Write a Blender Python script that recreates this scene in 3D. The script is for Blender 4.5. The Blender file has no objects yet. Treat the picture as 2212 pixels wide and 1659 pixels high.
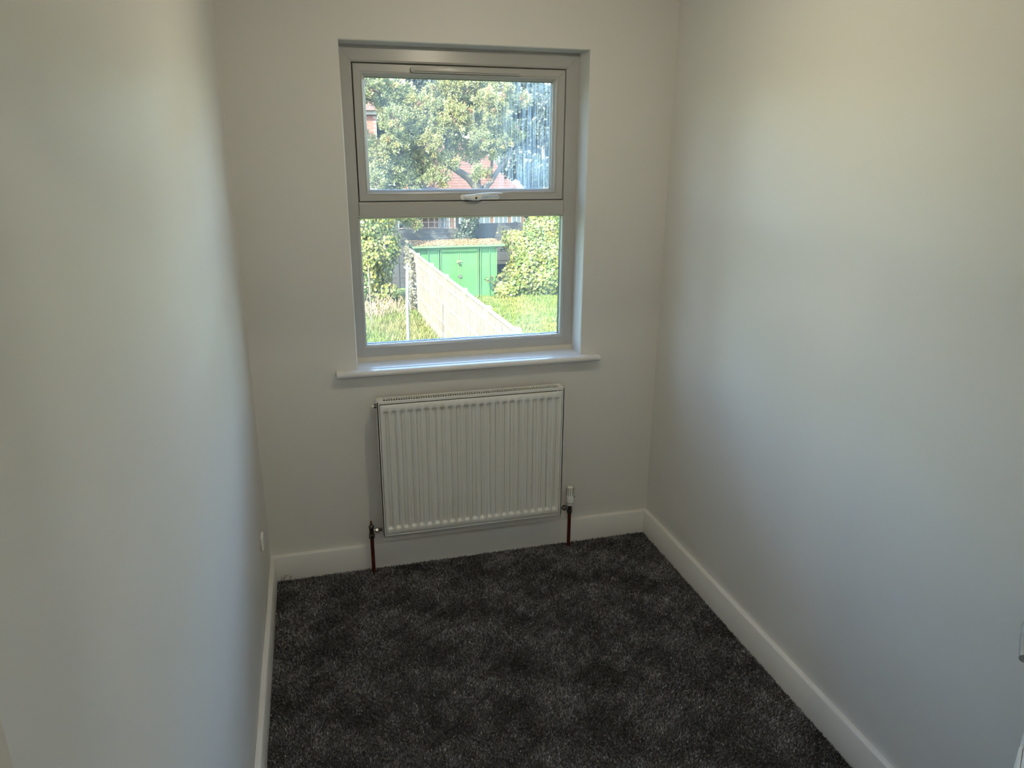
import bpy, bmesh, math, random
import numpy as np
from mathutils import Vector, Matrix

random.seed(11)
rng = np.random.default_rng(11)
SC = bpy.context.scene
COL = SC.collection

# ------------------------------------------------------------------ camera
FPX = 1586.43
YAW, PITCH, ROLL = 0.267, -0.3077, 0.0057
cyw, syw, cpt, spt = math.cos(YAW), math.sin(YAW), math.cos(PITCH), math.sin(PITCH)
fwd = Vector((syw * cpt, cyw * cpt, spt))
rgt = Vector((cyw, -syw, 0.0))
upv = rgt.cross(fwd)
rgt, upv = (math.cos(ROLL) * rgt + math.sin(ROLL) * upv), (-math.sin(ROLL) * rgt + math.cos(ROLL) * upv)
cd = bpy.data.cameras.new('camera')
cam = bpy.data.objects.new('camera', cd)
COL.objects.link(cam)
m3 = Matrix((rgt, upv, -fwd)).transposed()
cam.matrix_world = Matrix.Translation((0.261, -2.9475, 1.7751)) @ m3.to_4x4()
cd.sensor_fit = 'HORIZONTAL'
cd.sensor_width = 36.0
cd.lens = FPX / 2212 * 36.0
cd.clip_start = 0.02
cd.clip_end = 500
SC.camera = cam

# ------------------------------------------------------------------ light, sky, exposure
SUN = Vector((-0.50, -0.62, 0.60)).normalized()
w = bpy.data.worlds.new('world')
SC.world = w
w.use_nodes = True
wn = w.node_tree.nodes
wn.clear()
sky = wn.new('ShaderNodeTexSky')
sky.sky_type = 'NISHITA'
sky.sun_disc = False
sky.sun_elevation = math.asin(SUN.z)
sky.sun_rotation = math.atan2(SUN.x, SUN.y)
sky.air_density = 1.0
sky.dust_density = 1.2
sky.ozone_density = 1.5
bg = wn.new('ShaderNodeBackground')
bg.inputs['Strength'].default_value = 4.2
wo = wn.new('ShaderNodeOutputWorld')
w.node_tree.links.new(sky.outputs[0], bg.inputs[0])
w.node_tree.links.new(bg.outputs[0], wo.inputs[0])

sl = bpy.data.lights.new('sun', 'SUN')
sl.energy = 46.0
sl.angle = math.radians(0.6)
sl.color = (1.0, 0.92, 0.74)
so = bpy.data.objects.new('sun', sl)
COL.objects.link(so)
so.rotation_euler = (-SUN).to_track_quat('-Z', 'Y').to_euler()
so.location = (-10, -12, 14)

LAMP_POWER = 535.0
LAMP_COL = (1.0, 0.88, 0.66)
HALL_FILL_POWER = 820.0

vs = SC.view_settings
vs.view_transform = 'Standard'
vs.look = 'None'
vs.gamma = 1.0
vs.exposure = 0.0
vs.use_curve_mapping = False
SC.cycles.max_bounces = 7
SC.cycles.diffuse_bounces = 5
SC.cycles.glossy_bounces = 2
SC.cycles.transmission_bounces = 2
SC.cycles.use_adaptive_sampling = True
SC.cycles.adaptive_threshold = 0.02
SC.cycles.caustics_reflective = False
SC.cycles.caustics_refractive = False

# ------------------------------------------------------------------ materials
def nmat(name):
    m = bpy.data.materials.new(name)
    m.use_nodes = True
    nt = m.node_tree
    b = nt.nodes['Principled BSDF']
    return m, nt, b

def mat(name, col, rough=0.5, metal=0.0, spec=0.4, var=0.0, vscale=8.0, bump=0.0, bscale=60.0, stretch=(1, 1, 1), detail=4):
    m, nt, b = nmat(name)
    b.inputs['Base Color'].default_value = (*col, 1)
    b.inputs['Roughness'].default_value = rough
    b.inputs['Metallic'].default_value = metal
    b.inputs['Specular IOR Level'].default_value = spec
    L = nt.links
    if var or bump:
        tc = nt.nodes.new('ShaderNodeTexCoord')
        mp = nt.nodes.new('ShaderNodeMapping')
        mp.inputs['Scale'].default_value = stretch
        L.new(tc.outputs['Object'], mp.inputs[0])
    if var:
        n = nt.nodes.new('ShaderNodeTexNoise')
        n.inputs['Scale'].default_value = vscale
        n.inputs['Detail'].default_value = detail
        L.new(mp.outputs[0], n.inputs['Vector'])
        mx = nt.nodes.new('ShaderNodeMix')
        mx.data_type = 'RGBA'
        mx.inputs[6].default_value = tuple(max(0, c * (1 - var)) for c in col) + (1,)
        mx.inputs[7].default_value = tuple(min(1, c * (1 + var)) for c in col) + (1,)
        rp = nt.nodes.new('ShaderNodeMapRange')
        rp.inputs[1].default_value = 0.3
        rp.inputs[2].default_value = 0.7
        L.new(n.outputs['Fac'], rp.inputs[0])
        L.new(rp.outputs[0], mx.inputs[0])
        L.new(mx.outputs[2], b.inputs['Base Color'])
    if bump:
        n2 = nt.nodes.new('ShaderNodeTexNoise')
        n2.inputs['Scale'].default_value = bscale
        n2.inputs['Detail'].default_value = 3
        L.new(mp.outputs[0], n2.inputs['Vector'])
        bp = nt.nodes.new('ShaderNodeBump')
        bp.inputs['Strength'].default_value = bump
        bp.inputs['Distance'].default_value = 0.002
        L.new(n2.outputs['Fac'], bp.inputs['Height'])
        L.new(bp.outputs[0], b.inputs['Normal'])
    return m

def attr_mat(name, rough=0.6, transl=0.0, spec=0.3):
    """colour comes from the mesh's own 'tint' attribute (each leaf or tuft its own colour)"""
    m, nt, b = nmat(name)
    a = nt.nodes.new('ShaderNodeAttribute')
    a.attribute_name = 'tint'
    nt.links.new(a.outputs['Color'], b.inputs['Base Color'])
    b.inputs['Roughness'].default_value = rough
    b.inputs['Specular IOR Level'].default_value = spec
    if transl:
        t = nt.nodes.new('ShaderNodeBsdfTranslucent')
        nt.links.new(a.outputs['Color'], t.inputs['Color'])
        mx = nt.nodes.new('ShaderNodeMixShader')
        mx.inputs[0].default_value = transl
        out = nt.nodes['Material Output']
        nt.links.new(b.outputs[0], mx.inputs[1])
        nt.links.new(t.outputs[0], mx.inputs[2])
        nt.links.new(mx.outputs[0], out.inputs['Surface'])
    return m

def glass_mat(name, dirty):
    m = bpy.data.materials.new(name)
    m.use_nodes = True
    nt = m.node_tree
    nt.nodes.clear()
    N, L = nt.nodes, nt.links
    out = N.new('ShaderNodeOutputMaterial')
    tr = N.new('ShaderNodeBsdfTransparent')
    tr.inputs[0].default_value = (0.96, 0.985, 0.98, 1)
    gl = N.new('ShaderNodeBsdfGlossy')
    gl.inputs['Roughness'].default_value = 0.02
    fr = N.new('ShaderNodeFresnel')
    fr.inputs[0].default_value = 1.45
    mul = N.new('ShaderNodeMath')
    mul.operation = 'MULTIPLY'
    mul.inputs[1].default_value = 0.5
    L.new(fr.outputs[0], mul.inputs[0])
    mx = N.new('ShaderNodeMixShader')
    L.new(mul.outputs[0], mx.inputs[0])
    L.new(tr.outputs[0], mx.inputs[1])
    L.new(gl.outputs[0], mx.inputs[2])
    last = mx
    if dirty:
        tc = N.new('ShaderNodeTexCoord')
        # vertical run marks
        mp = N.new('ShaderNodeMapping')
        mp.inputs['Scale'].default_value = (230, 1, 5.0)
        L.new(tc.outputs['Object'], mp.inputs[0])
        n1 = N.new('ShaderNodeTexNoise')
        n1.inputs['Scale'].default_value = 1.0
        n1.inputs['Detail'].default_value = 4
        L.new(mp.outputs[0], n1.inputs['Vector'])
        # large smears
        mp2 = N.new('ShaderNodeMapping')
        mp2.inputs['Scale'].default_value = (5, 1, 3.5)
        L.new(tc.outputs['Object'], mp2.inputs[0])
        n2 = N.new('ShaderNodeTexNoise')
        n2.inputs['Scale'].default_value = 1.2
        n2.inputs['Detail'].default_value = 3
        L.new(mp2.outputs[0], n2.inputs['Vector'])
        r1 = N.new('ShaderNodeMapRange')
        r1.inputs[1].default_value = 0.42
        r1.inputs[2].default_value = 0.70
        L.new(n1.outputs['Fac'], r1.inputs[0])
        r2 = N.new('ShaderNodeMapRange')
        r2.inputs[1].default_value = 0.35
        r2.inputs[2].default_value = 0.75
        L.new(n2.outputs['Fac'], r2.inputs[0])
        # run marks are heaviest towards one side of the pane
        sp = N.new('ShaderNodeSeparateXYZ')
        L.new(tc.outputs['Object'], sp.inputs[0])
        r3 = N.new('ShaderNodeMapRange')
        r3.inputs[1].default_value = dirty[1]
        r3.inputs[2].default_value = dirty[2]
        L.new(sp.outputs['X'], r3.inputs[0])
        a1 = N.new('ShaderNodeMath')
        a1.operation = 'MULTIPLY'
        L.new(r1.outputs[0], a1.inputs[0])
        L.new(r3.outputs[0], a1.inputs[1])
        a2 = N.new('ShaderNodeMath')
        a2.operation = 'MULTIPLY_ADD'
        a2.inputs[1].default_value = dirty[3]
        L.new(a1.outputs[0], a2.inputs[0])
        a3 = N.new('ShaderNodeMath')
        a3.operation = 'MULTIPLY_ADD'
        a3.inputs[1].default_value = dirty[4]
        a3.inputs[2].default_value = dirty[0]
        L.new(r2.outputs[0], a3.inputs[0])
        L.new(a3.outputs[0], a2.inputs[2])
        tl = N.new('ShaderNodeBsdfTranslucent')
        tl.inputs[0].default_value = (0.85, 0.90, 0.95, 1)
        mx2 = N.new('ShaderNodeMixShader')
        L.new(a2.outputs[0], mx2.inputs[0])
        L.new(mx.outputs[0], mx2.inputs[1])
        L.new(tl.outputs[0], mx2.inputs[2])
        last = mx2
    L.new(last.outputs[0], out.inputs['Surface'])
    return m

M = {}
M['wall'] = mat('wall_paint', (0.7, 0.69, 0.66), 0.5, spec=0.3, bump=0.12, bscale=90)
M['ceiling'] = mat('ceiling_paint', (0.74, 0.73, 0.7), 0.7, bump=0.1, bscale=80)
M['gloss'] = mat('white_gloss_paint', (0.7, 0.69, 0.665), 0.3, bump=0.05, bscale=30)
M['sillpaint'] = mat('sill_gloss_paint', (0.74, 0.74, 0.73), 0.22, var=0.03, vscale=20)
M['upvc'] = mat('shade_toned_upvc', (0.455, 0.450, 0.432), 0.28, var=0.015, vscale=5)  # white plastic, greyed so its colour carries the shade on the frame
M['sealant'] = mat('aged_sealant', (0.66, 0.62, 0.53), 0.5, var=0.04, vscale=12)
M['black'] = mat('black_gasket', (0.008, 0.010, 0.018), 0.5)
M['enamel'] = mat('radiator_enamel', (0.74, 0.745, 0.71), 0.30, var=0.01, vscale=4)
M['darkfin'] = mat('dark_convector', (0.10, 0.085, 0.06), 0.6, var=0.3, vscale=40)
M['chrome'] = mat('dull_chrome', (0.42, 0.42, 0.42), 0.28, metal=1.0, var=0.2, vscale=60)
M['brass'] = mat('tarnished_brass', (0.10, 0.095, 0.085), 0.35, metal=0.9, var=0.3, vscale=80)
M['redpipe'] = mat('red_brown_copper_pipe', (0.0690, 0.0108, 0.0060), 0.42, var=0.25, vscale=25)
M['plastic'] = mat('white_plastic', (0.84, 0.84, 0.80), 0.35)
M['slot'] = mat('dark_slot', (0.02, 0.02, 0.018), 0.7)
M['underlay'] = mat('carpet_backing', (0.05, 0.05, 0.05), 0.95, var=0.3, vscale=200)
M['carpet'] = attr_mat('carpet_pile', 0.85, spec=0.12)
M['glass'] = glass_mat('clear_glass', None)
M['glass_up'] = glass_mat('streaked_glass', (0.010, 0.10, 0.24, 0.12, 0.035))
M['glass_low'] = glass_mat('dusty_glass', (0.006, 0.0, 0.4, 0.02, 0.025))
M['wood_dark'] = mat('dark_weathered_board', (0.0123, 0.0117, 0.0111), 0.85, var=0.5, vscale=6, stretch=(1, 4, 18), bump=0.5, bscale=12)
M['wood_pale'] = mat('pale_weathered_board', (0.0604, 0.0491, 0.0361), 0.85, var=0.5, vscale=5, stretch=(14, 14, 1), bump=0.5, bscale=20)
M['concrete'] = mat('pale_concrete', (0.0684, 0.0594, 0.0409), 0.85, var=0.12, vscale=12, bump=0.3, bscale=40)
M['shed'] = mat('green_sheet_metal', (0.0137, 0.0597, 0.0105), 0.65, var=0.22, vscale=2.5)
M['shedtrim'] = mat('green_trim_metal', (0.0275, 0.0811, 0.0183), 0.65, var=0.12, vscale=4)
M['rust'] = mat('rusty_latch', (0.1184, 0.0648, 0.0416), 0.7, var=0.4, vscale=30)
M['steel'] = mat('galvanised_pole', (0.0880, 0.0946, 0.0968), 0.4, metal=0.2, var=0.1, vscale=10)
M['soil'] = mat('garden_soil', (0.055, 0.075, 0.014), 0.95, var=0.5, vscale=3)
M['leaf'] = attr_mat('leaf_surface', 0.5, transl=0.35)
M['litter'] = attr_mat('dry_leaf_litter', 0.8, transl=0.15)
M['bark'] = mat('grey_bark', (0.0356, 0.0324, 0.0296), 0.9, var=0.35, vscale=5, stretch=(1, 1, .4), bump=0.6, bscale=10)
M['twig'] = mat('brown_twig', (0.0768, 0.0472, 0.0296), 0.85, var=0.3, vscale=8)
M['brick'] = mat('red_brick', (0.0960, 0.0288, 0.0176), 0.85, var=0.3, vscale=9)
M['mortar'] = mat('pale_mortar', (0.1360, 0.1200, 0.1000), 0.9, var=0.1, vscale=9)
M['housewall'] = mat('terracotta_house_wall', (0.0462, 0.0210, 0.0118), 0.85, var=0.25, vscale=4)
M['rooftile'] = mat('pink_clay_tile', (0.0479, 0.0193, 0.0116), 0.8, var=0.25, vscale=5)
M['render'] = mat('white_render', (0.0986, 0.0963, 0.0896), 0.8, var=0.05, vscale=4)
M['darkglass'] = mat('house_window_glass', (0.04, 0.05, 0.06), 0.08, spec=0.6)

# ------------------------------------------------------------------ mesh helpers
class MB:
    def __init__(s):
        s.v, s.f = [], []
    def add(s, v, f):
        o = len(s.v)
        s.v += [tuple(map(float, p)) for p in v]
        s.f += [tuple(i + o for i in q) for q in f]
        return s
    def box(s, x0, x1, y0, y1, z0, z1):
        return s.add([(x0, y0, z0), (x1, y0, z0), (x1, y1, z0), (x0, y1, z0), (x0, y0, z1), (x1, y0, z1), (x1, y1, z1), (x0, y1, z1)],
                     [(0, 3, 2, 1), (4, 5, 6, 7), (0, 1, 5, 4), (1, 2, 6, 5), (2, 3, 7, 6), (3, 0, 4, 7)])
    def tube(s, pts, rad, n=10, cap=True):
        pts = [Vector(p) for p in pts]
        if not hasattr(rad, '__len__'):
            rad = [rad] * len(pts)
        vs_, fs = [], []
        ref = None
        for i, p in enumerate(pts):
            a = pts[max(0, i - 1)]
            b = pts[min(len(pts) - 1, i + 1)]
            d = (b - a).normalized()
            if ref is None:
                ref = Vector((0, 0, 1)) if abs(d.z) < .9 else Vector((1, 0, 0))
            u = (ref - d * ref.dot(d)).normalized()
            t = d.cross(u)
            ref = u
            for k in range(n):
                an = 2 * math.pi * k / n
                vs_.append(p + (u * math.cos(an) + t * math.sin(an)) * rad[i])
        for i in range(len(pts) - 1):
            for k in range(n):
                k2 = (k + 1) % n
                fs.append((i * n + k, i * n + k2, (i + 1) * n + k2, (i + 1) * n + k))
        if cap:
            fs.append(tuple(range(n))[::-1])
            fs.append(tuple((len(pts) - 1) * n + k for k in range(n)))
        return s.add(vs_, fs)
    def lathe(s, c, prof, axis='z', n=24):
        """prof: (radius, height along axis)"""
        vs_, fs = [], []
        for r, h in prof:
            for k in range(n):
                an = 2 * math.pi * k / n
                a, b = r * math.cos(an), r * math.sin(an)
                if axis == 'z':
                    vs_.append((c[0] + a, c[1] + b, c[2] + h))
                elif axis == 'x':
                    vs_.append((c[0] + h, c[1] + a, c[2] + b))
                else:
                    vs_.append((c[0] + b, c[1] + h, c[2] + a))
        m = len(prof)
        for i in range(m - 1):
            for k in range(n):
                k2 = (k + 1) % n
                fs.append((i * n + k, i * n + k2, (i + 1) * n + k2, (i + 1) * n + k))
        fs.append(tuple(range(n))[::-1])
        fs.append(tuple((m - 1) * n + k for k in range(n)))
        return s.add(vs_, fs)
    def prism(s, poly, axis, a, b):
        """poly: 2-d outline; axis 'x': (y,z), 'y': (x,z), 'z': (x,y)"""
        def P(q, t):
            return {'x': (t, q[0], q[1]), 'y': (q[0], t, q[1]), 'z': (q[0], q[1], t)}[axis]
        n = len(poly)
        return s.add([P(q, a) for q in poly] + [P(q, b) for q in poly],
                     [tuple(range(n))[::-1], tuple(range(n, 2 * n))] + [(k, (k + 1) % n, n + (k + 1) % n, n + k) for k in range(n)])
    def mesh(s, name, off=(0, 0, 0), bevel=0, seg=2, smooth=False):
        me = bpy.data.meshes.new(name)
        o = Vector(off)
        bm = bmesh.new()
        vv = [bm.verts.new(Vector(p) - o) for p in s.v]
        for f in s.f:
            try:
                bm.faces.new([vv[i] for i in f])
            except ValueError:
                pass
        bmesh.ops.recalc_face_normals(bm, faces=bm.faces)
        if bevel:
            bmesh.ops.bevel(bm, geom=[e for e in bm.edges if e.is_manifold and e.calc_face_angle(0) > .5], offset=bevel, segments=seg, affect='EDGES', profile=.6)
        bm.to_mesh(me)
        bm.free()
        if smooth:
            me.polygons.foreach_set('use_smooth', [True] * len(me.polygons))
            if smooth != 'all':
                me.set_sharp_from_angle(angle=math.radians(40))
        return me
    def build(s, name, m, parent=None, bevel=0, seg=2, smooth=False, local=False):
        off = (0, 0, 0)
        if parent is not None and not local:
            off = org(parent)
        me = s.mesh(name, off, bevel, seg, smooth)
        me.materials.append(M[m] if isinstance(m, str) else m)
        ob = bpy.data.objects.new(name, me)
        COL.objects.link(ob)
        ob.parent = parent
        return ob

def org(o):
    v = Vector(o.location)
    while o.parent is not None:
        o = o.parent
        v = v + Vector(o.location)
    return v

def tag(o, label=None, cat=None, group=None, kind=None):
    for k, v in (('label', label), ('category', cat), ('group', group), ('kind', kind)):
        if v:
            o[k] = v
    return o

def thing(name, loc, label=None, cat=None, group=None, kind=None, rz=0):
    o = bpy.data.objects.new(name, None)
    o.empty_display_size = 0.1
    COL.objects.link(o)
    o.location = loc
    o.rotation_euler = (0, 0, rz)
    return tag(o, label, cat, group, kind)

def child(name, me, parent, loc=(0, 0, 0), rot=(0, 0, 0)):
    o = bpy.data.objects.new(name, me)
    COL.objects.link(o)
    o.parent = parent
    o.location = loc
    o.rotation_euler = rot
    return o

def ring(rects_y):
    """nested rectangles [(x0,x1,z0,z1,y), ...] -> strips between neighbours"""
    v, f = [], []
    for (x0, x1, z0, z1, y) in rects_y:
        v += [(x0, y, z0), (x1, y, z0), (x1, y, z1), (x0, y, z1)]
    for i in range(len(rects_y) - 1):
        for k in range(4):
            k2 = (k + 1) % 4
            f.append((i * 4 + k, i * 4 + k2, i * 4 + 4 + k2, i * 4 + 4 + k))
    return MB().add(v, f)

def members(prefix, outer, inner, prof, m, parent, eps=0.00035, bevel=0):
    """four mitred bars between an outer and an inner rectangle. prof: closed outline of (t, y), t=0 outer .. 1 inner"""
    ox0, ox1, oz0, oz1 = outer
    ix0, ix1, iz0, iz1 = inner
    res = []
    for side in ('left', 'right', 'head', 'bottom'):
        a, b = [], []
        for t, y in prof:
            x0, x1 = ox0 + (ix0 - ox0) * t, ox1 + (ix1 - ox1) * t
            z0, z1 = oz0 + (iz0 - oz0) * t, oz1 + (iz1 - oz1) * t
            if side == 'left':
                a.append((x0, y, z0 + eps)); b.append((x0, y, z1 - eps))
            elif side == 'right':
                a.append((x1, y, z0 + eps)); b.append((x1, y, z1 - eps))
            elif side == 'head':
                a.append((x0 + eps, y, z1)); b.append((x1 - eps, y, z1))
            else:
                a.append((x0 + eps, y, z0)); b.append((x1 - eps, y, z0))
        n = len(a)
        mb = MB().add(a + b, [tuple(range(n))[::-1], tuple(range(n, 2 * n))] + [(k, (k + 1) % n, n + (k + 1) % n, n + k) for k in range(n)])
        nm = prefix + {'left': '_stile', 'right': '_stile', 'head': '_head', 'bottom': '_rail'}[side]
        res.append(mb.build(nm, m, parent, bevel=bevel, seg=1))
    return res

LEAF_REFLECTANCE = 0.108
def raw_mesh(name, V, corners, counts, tint, m, parent=None, smooth=False):
    """fast mesh from numpy: V (n,3), corners flat loop indices, counts verts per face, tint (nfaces,3)"""
    me = bpy.data.meshes.new(name)
    me.vertices.add(len(V))
    me.vertices.foreach_set('co', np.asarray(V, dtype=np.float32).ravel())
    me.loops.add(len(corners))
    me.loops.foreach_set('vertex_index', np.asarray(corners, dtype=np.int32))
    nf = len(counts)
    me.polygons.add(nf)
    starts = np.concatenate(([0], np.cumsum(counts)[:-1])).astype(np.int32)
    me.polygons.foreach_set('loop_start', starts)
    me.polygons.foreach_set('loop_total', np.asarray(counts, dtype=np.int32))
    if tint is not None:
        at = me.attributes.new('tint', 'FLOAT_COLOR', 'FACE')
        c = np.ones((nf, 4), dtype=np.float32)
        c[:, :3] = tint
        if m in ('leaf', 'litter'):
            c[:, :3] *= LEAF_REFLECTANCE
        at.data.foreach_set('color', c.ravel())
    me.update(calc_edges=True)
    me.materials.append(M[m])
    o = bpy.data.objects.new(name, me)
    COL.objects.link(o)
    if parent is not None:
        o.parent = parent
        o.matrix_parent_inverse = Matrix.Translation(-org(parent))
    return o

def unit(a):
    return a / np.maximum(np.linalg.norm(a, axis=1, keepdims=True), 1e-9)

def leaves(name, P, D, S, L, W, tint, m='leaf', parent=None, broad=False, cup=0.0):
    """P base points, D leaf directions, S side hints, L lengths, W widths"""
    D = unit(D)
    S = unit(S - D * np.sum(S * D, axis=1, keepdims=True))
    Nn = np.cross(D, S)
    L = np.asarray(L).reshape(-1, 1)
    W = np.asarray(W).reshape(-1, 1)
    if broad:
        T = [(0, 0), (.22, .42), (.55, .5), (1, 0), (.55, -.5), (.22, -.42)]
    else:
        T = [(0, 0), (.5, .5), (1, 0), (.5, -.5)]
    k = len(T)
    V = np.stack([P + D * (L * a) + S * (W * b) + Nn * (cup * L * abs(b)) for a, b in T], axis=1)
    n = len(P)
    o = raw_mesh(name, V.reshape(-1, 3), np.arange(n * k), np.full(n, k), tint, m, parent)
    return tag(o, kind='stuff')

def wave(x, y, seed, scale, n=8):
    r = np.random.default_rng(seed)
    f = np.zeros_like(x)
    for _ in range(n):
        a = r.uniform(0, 2 * math.pi)
        k = r.uniform(.5, 1.6) * 2 * math.pi / scale
        f += np.sin(k * (x * math.cos(a) + y * math.sin(a)) + r.uniform(0, 6.3))
    return f / math.sqrt(n / 2) / 2

# ================================================================== THE ROOM
RX = 1.7485          # right wall
CZ = 2.42            # ceiling
YN = -2.607          # near wall (with the door), room side
WL, WR, WB, WT = 0.4132, 1.3781, 0.9185, 2.1521

fl = MB().box(-.12, RX + .12, -4.1, .28, -.16, -.006).build('floor', 'underlay')
tag(fl, kind='structure')
ce = MB().box(-.12, RX + .12, -4.1, .28, CZ, CZ + .2).build('ceiling', 'ceiling')
tag(ce, kind='structure')

# back wall with the window opening (slightly rounded plaster arris)
c = .004
wb = ring([(-.12, RX + .12, -.16, CZ + .1, .27), (-.12, RX + .12, -.16, CZ + .1, 0), (WL - c, WR + c, WB - .02, WT + c, 0), (WL - .001, WR + .001, WB - .02, WT + .001, .0025),
           (WL, WR, WB - .02, WT, .007), (WL, WR, WB - .02, WT, .27), (-.12, RX + .12, -.16, CZ + .1, .27)])
tag(wb.build('wall_back', 'wall'), kind='structure')

# left wall: old plaster, faintly wavy, eased into the corner
ny, nz = 110, 60
ys = list(np.linspace(YN - .12, -.003, ny))
arc = [(.003 - .003 * math.cos(a), -.003 + .003 * math.sin(a)) for a in np.linspace(0, math.pi / 2, 8)[1:]]
plan = [(0.0, y) for y in ys] + arc
zs = np.linspace(0, CZ + .02, nz)
X = np.array([p[0] for p in plan]); Y = np.array([p[1] for p in plan])
YY, ZZ = np.meshgrid(Y, zs, indexing='ij')
XX = np.repeat(X[:, None], nz, axis=1)
amp = np.clip((-YY - .02) / .3, 0, 1)
XX = XX + amp * (.0016 * wave(YY * 1.0, ZZ * .25, 5, .30) + .0022 * wave(YY, ZZ * .5, 6, .9)) - .0008
V = np.stack([XX, YY, ZZ], -1).reshape(-1, 3)
nP = len(plan)
F = [(i * nz + j, (i + 1) * nz + j, (i + 1) * nz + j + 1, i * nz + j + 1) for i in range(nP - 1) for j in range(nz - 1)]
mb = MB().add(V, F)
wl_o = mb.build('wall_left', 'wall', smooth='all')
MB_core = MB().box(-.12, -.006, YN - .12, .1, -.16, CZ + .1)
mc = MB_core.mesh('core')
bm = bmesh.new(); bm.from_mesh(wl_o.data); bm.from_mesh(mc); bm.to_mesh(wl_o.data); bm.free()
tag(wl_o, kind='structure')
tag(MB().box(RX, RX + .12, -4.1, .1, -.16, CZ + .1).build('wall_right', 'wall'), kind='structure')

# near wall with the doorway the photographer stands in
DX0, DX1, DH = 0.102, 0.866, 2.0
nw = MB()
nw.box(-.12, DX0 - .025, YN - .12, YN, -.16, CZ + .1)
nw.box(DX1 + .025, RX, YN - .12, YN, -.16, CZ + .1)
nw.box(DX0 - .025, DX1 + .025, YN - .12, YN, DH + .025, CZ + .1)
tag(nw.build('wall_near', 'wall'), kind='structure')
hw = MB()
hw.box(-.12, RX + .12, -4.1, -4.0, -.16, CZ + .1)
hw.box(-.13, -.05, -4.1, YN - .12, -.16, CZ + .1)
tag(hw.build('wall_hall', 'wall'), kind='structure')

# skirting boards with a chamfered top edge
def skirt(name, a, b, axis, face, d):
    """face = wall plane coordinate, d = direction into the room"""
    h, t = .1148, .0185
    prof = [(0, -.006), (t, -.006), (t, h - .006), (t - .0035, h - .0012), (t - .007, h), (0, h)]
    mb = MB()
    if axis == 'x':
        mb.prism([(face + d * p, q) for p, q in prof], 'x', a, b)
    else:
        mb.prism([(face + d * p, q) for p, q in prof], 'y', a, b)
    return tag(mb.build(name, 'gloss', smooth=True), kind='structure')
skirt('baseboard_back', 0.0, RX, 'x', 0, -1)
skirt('baseboard_left', YN, -.0185, 'y', 0, 1)
skirt('baseboard_right', YN, -.0185, 'y', RX, -1)
skirt('baseboard_near', DX1 + .09, RX, 'x', YN, 1)

# door lining and architrave
tr = thing('trim_1', (DX0, YN, 0), kind='structure')
for nm, bx in (('door_jamb', (DX0 - .025, DX0, YN - .12, YN, -.006, DH)), ('door_jamb', (DX1, DX1 + .025, YN - .12, YN, -.006, DH)), ('door_head', (DX0 - .025, DX1 + .025, YN - .12, YN, DH, DH + .025)),
               ('door_stop', (DX0, DX0 + .012, YN - .075, YN - .045, -.006, DH)), ('door_stop', (DX1 - .012, DX1, YN - .075, YN - .045, -.006, DH))):
    MB().box(*bx).build(nm, 'gloss', tr, bevel=.002)
MB().box(DX1 + .012, DX1 + .075, YN, YN + .015, -.006, DH + .07).build('architrave', 'gloss', tr, bevel=.004)
MB().box(DX0 - .07, DX1 + .075, YN, YN + .015, DH + .012, DH + .075).build('architrave', 'gloss', tr, bevel=.004)

# door leaf standing open into the room, hinged on the right jamb
ang = math.atan2(.45, .598)
dr = thing('door_1', (DX1 + .002, YN + .02, 0), kind='structure', rz=ang)
LW, LT, LH = .745, .035, 1.975
lb = MB().box(0, LW, -LT, 0, .008, LH)
lb.build('door_leaf', 'gloss', dr, bevel=.002, local=True)
for (x0, x1, z0, z1) in ((.10, .34, .22, .80), (.41, .65, .22, .80), (.10, .34, .98, 1.82), (.41, .65, .98, 1.82)):
    MB().box(x0, x1, 0, .006, z0, z1).build('door_panel', 'gloss', dr, bevel=.005, local=True)
hb = MB().box(.629, .671, 0, .006, .93, 1.08).build('handle_plate', 'chrome', dr, bevel=.003, local=True)
lv = MB()
lv.tube([(.650, .004, 1.03), (.650, .032, 1.03)], .009, 12)
lv.tube([(.658, .032, 1.033), (.644, .035, 1.03), (.60, .035, 1.026), (.55, .033, 1.024)], [.009, .010, .008, .007], 12)
lv.build('lever_handle', 'chrome', dr, smooth=True, local=True)
for z in (.2, 1.0, 1.75):
    MB().tube([(-.004, .003, z), (-.004, .003, z + .075)], .006, 10).build('hinge', 'chrome', dr, smooth=True, local=True)

# carpet pile: short dark grey tufts leaning this way and that
NT = 330000
px = rng.uniform(.0195, RX - .0195, NT)
py = rng.uniform(YN + .0, -.0195, NT)
lean = wave(px, py, 21, .22) * .65 + wave(px, py, 22, .09) * .5
lx = .35 * wave(px, py, 23, .35) + rng.normal(0, .35, NT)
ly = -.15 + .45 * lean + rng.normal(0, .35, NT)
P = np.stack([px, py, np.full(NT, -.007)], 1)
D = unit(np.stack([lx, ly, np.full(NT, 1.0)], 1))
an = rng.uniform(0, math.pi * 2, NT)
S = np.stack([np.cos(an), np.sin(an), np.zeros(NT)], 1)
tone = np.exp(rng.normal(0, .42, NT)) * (1 + .28 * lean)  # tone also follows lean, putting the pile's shading into the colour
tone = np.clip(tone, .25, 3.2)
base = np.array([.165, .168, .178])
tint = base[None] * tone[:, None] * (1 + rng.normal(0, .05, (NT, 3)))
cp_ = leaves('carpet_pile', P, D, S, rng.uniform(.009, .0135, NT), rng.uniform(.0035, .0055, NT), np.clip(tint, .004, .5), 'carpet', fl)
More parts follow.
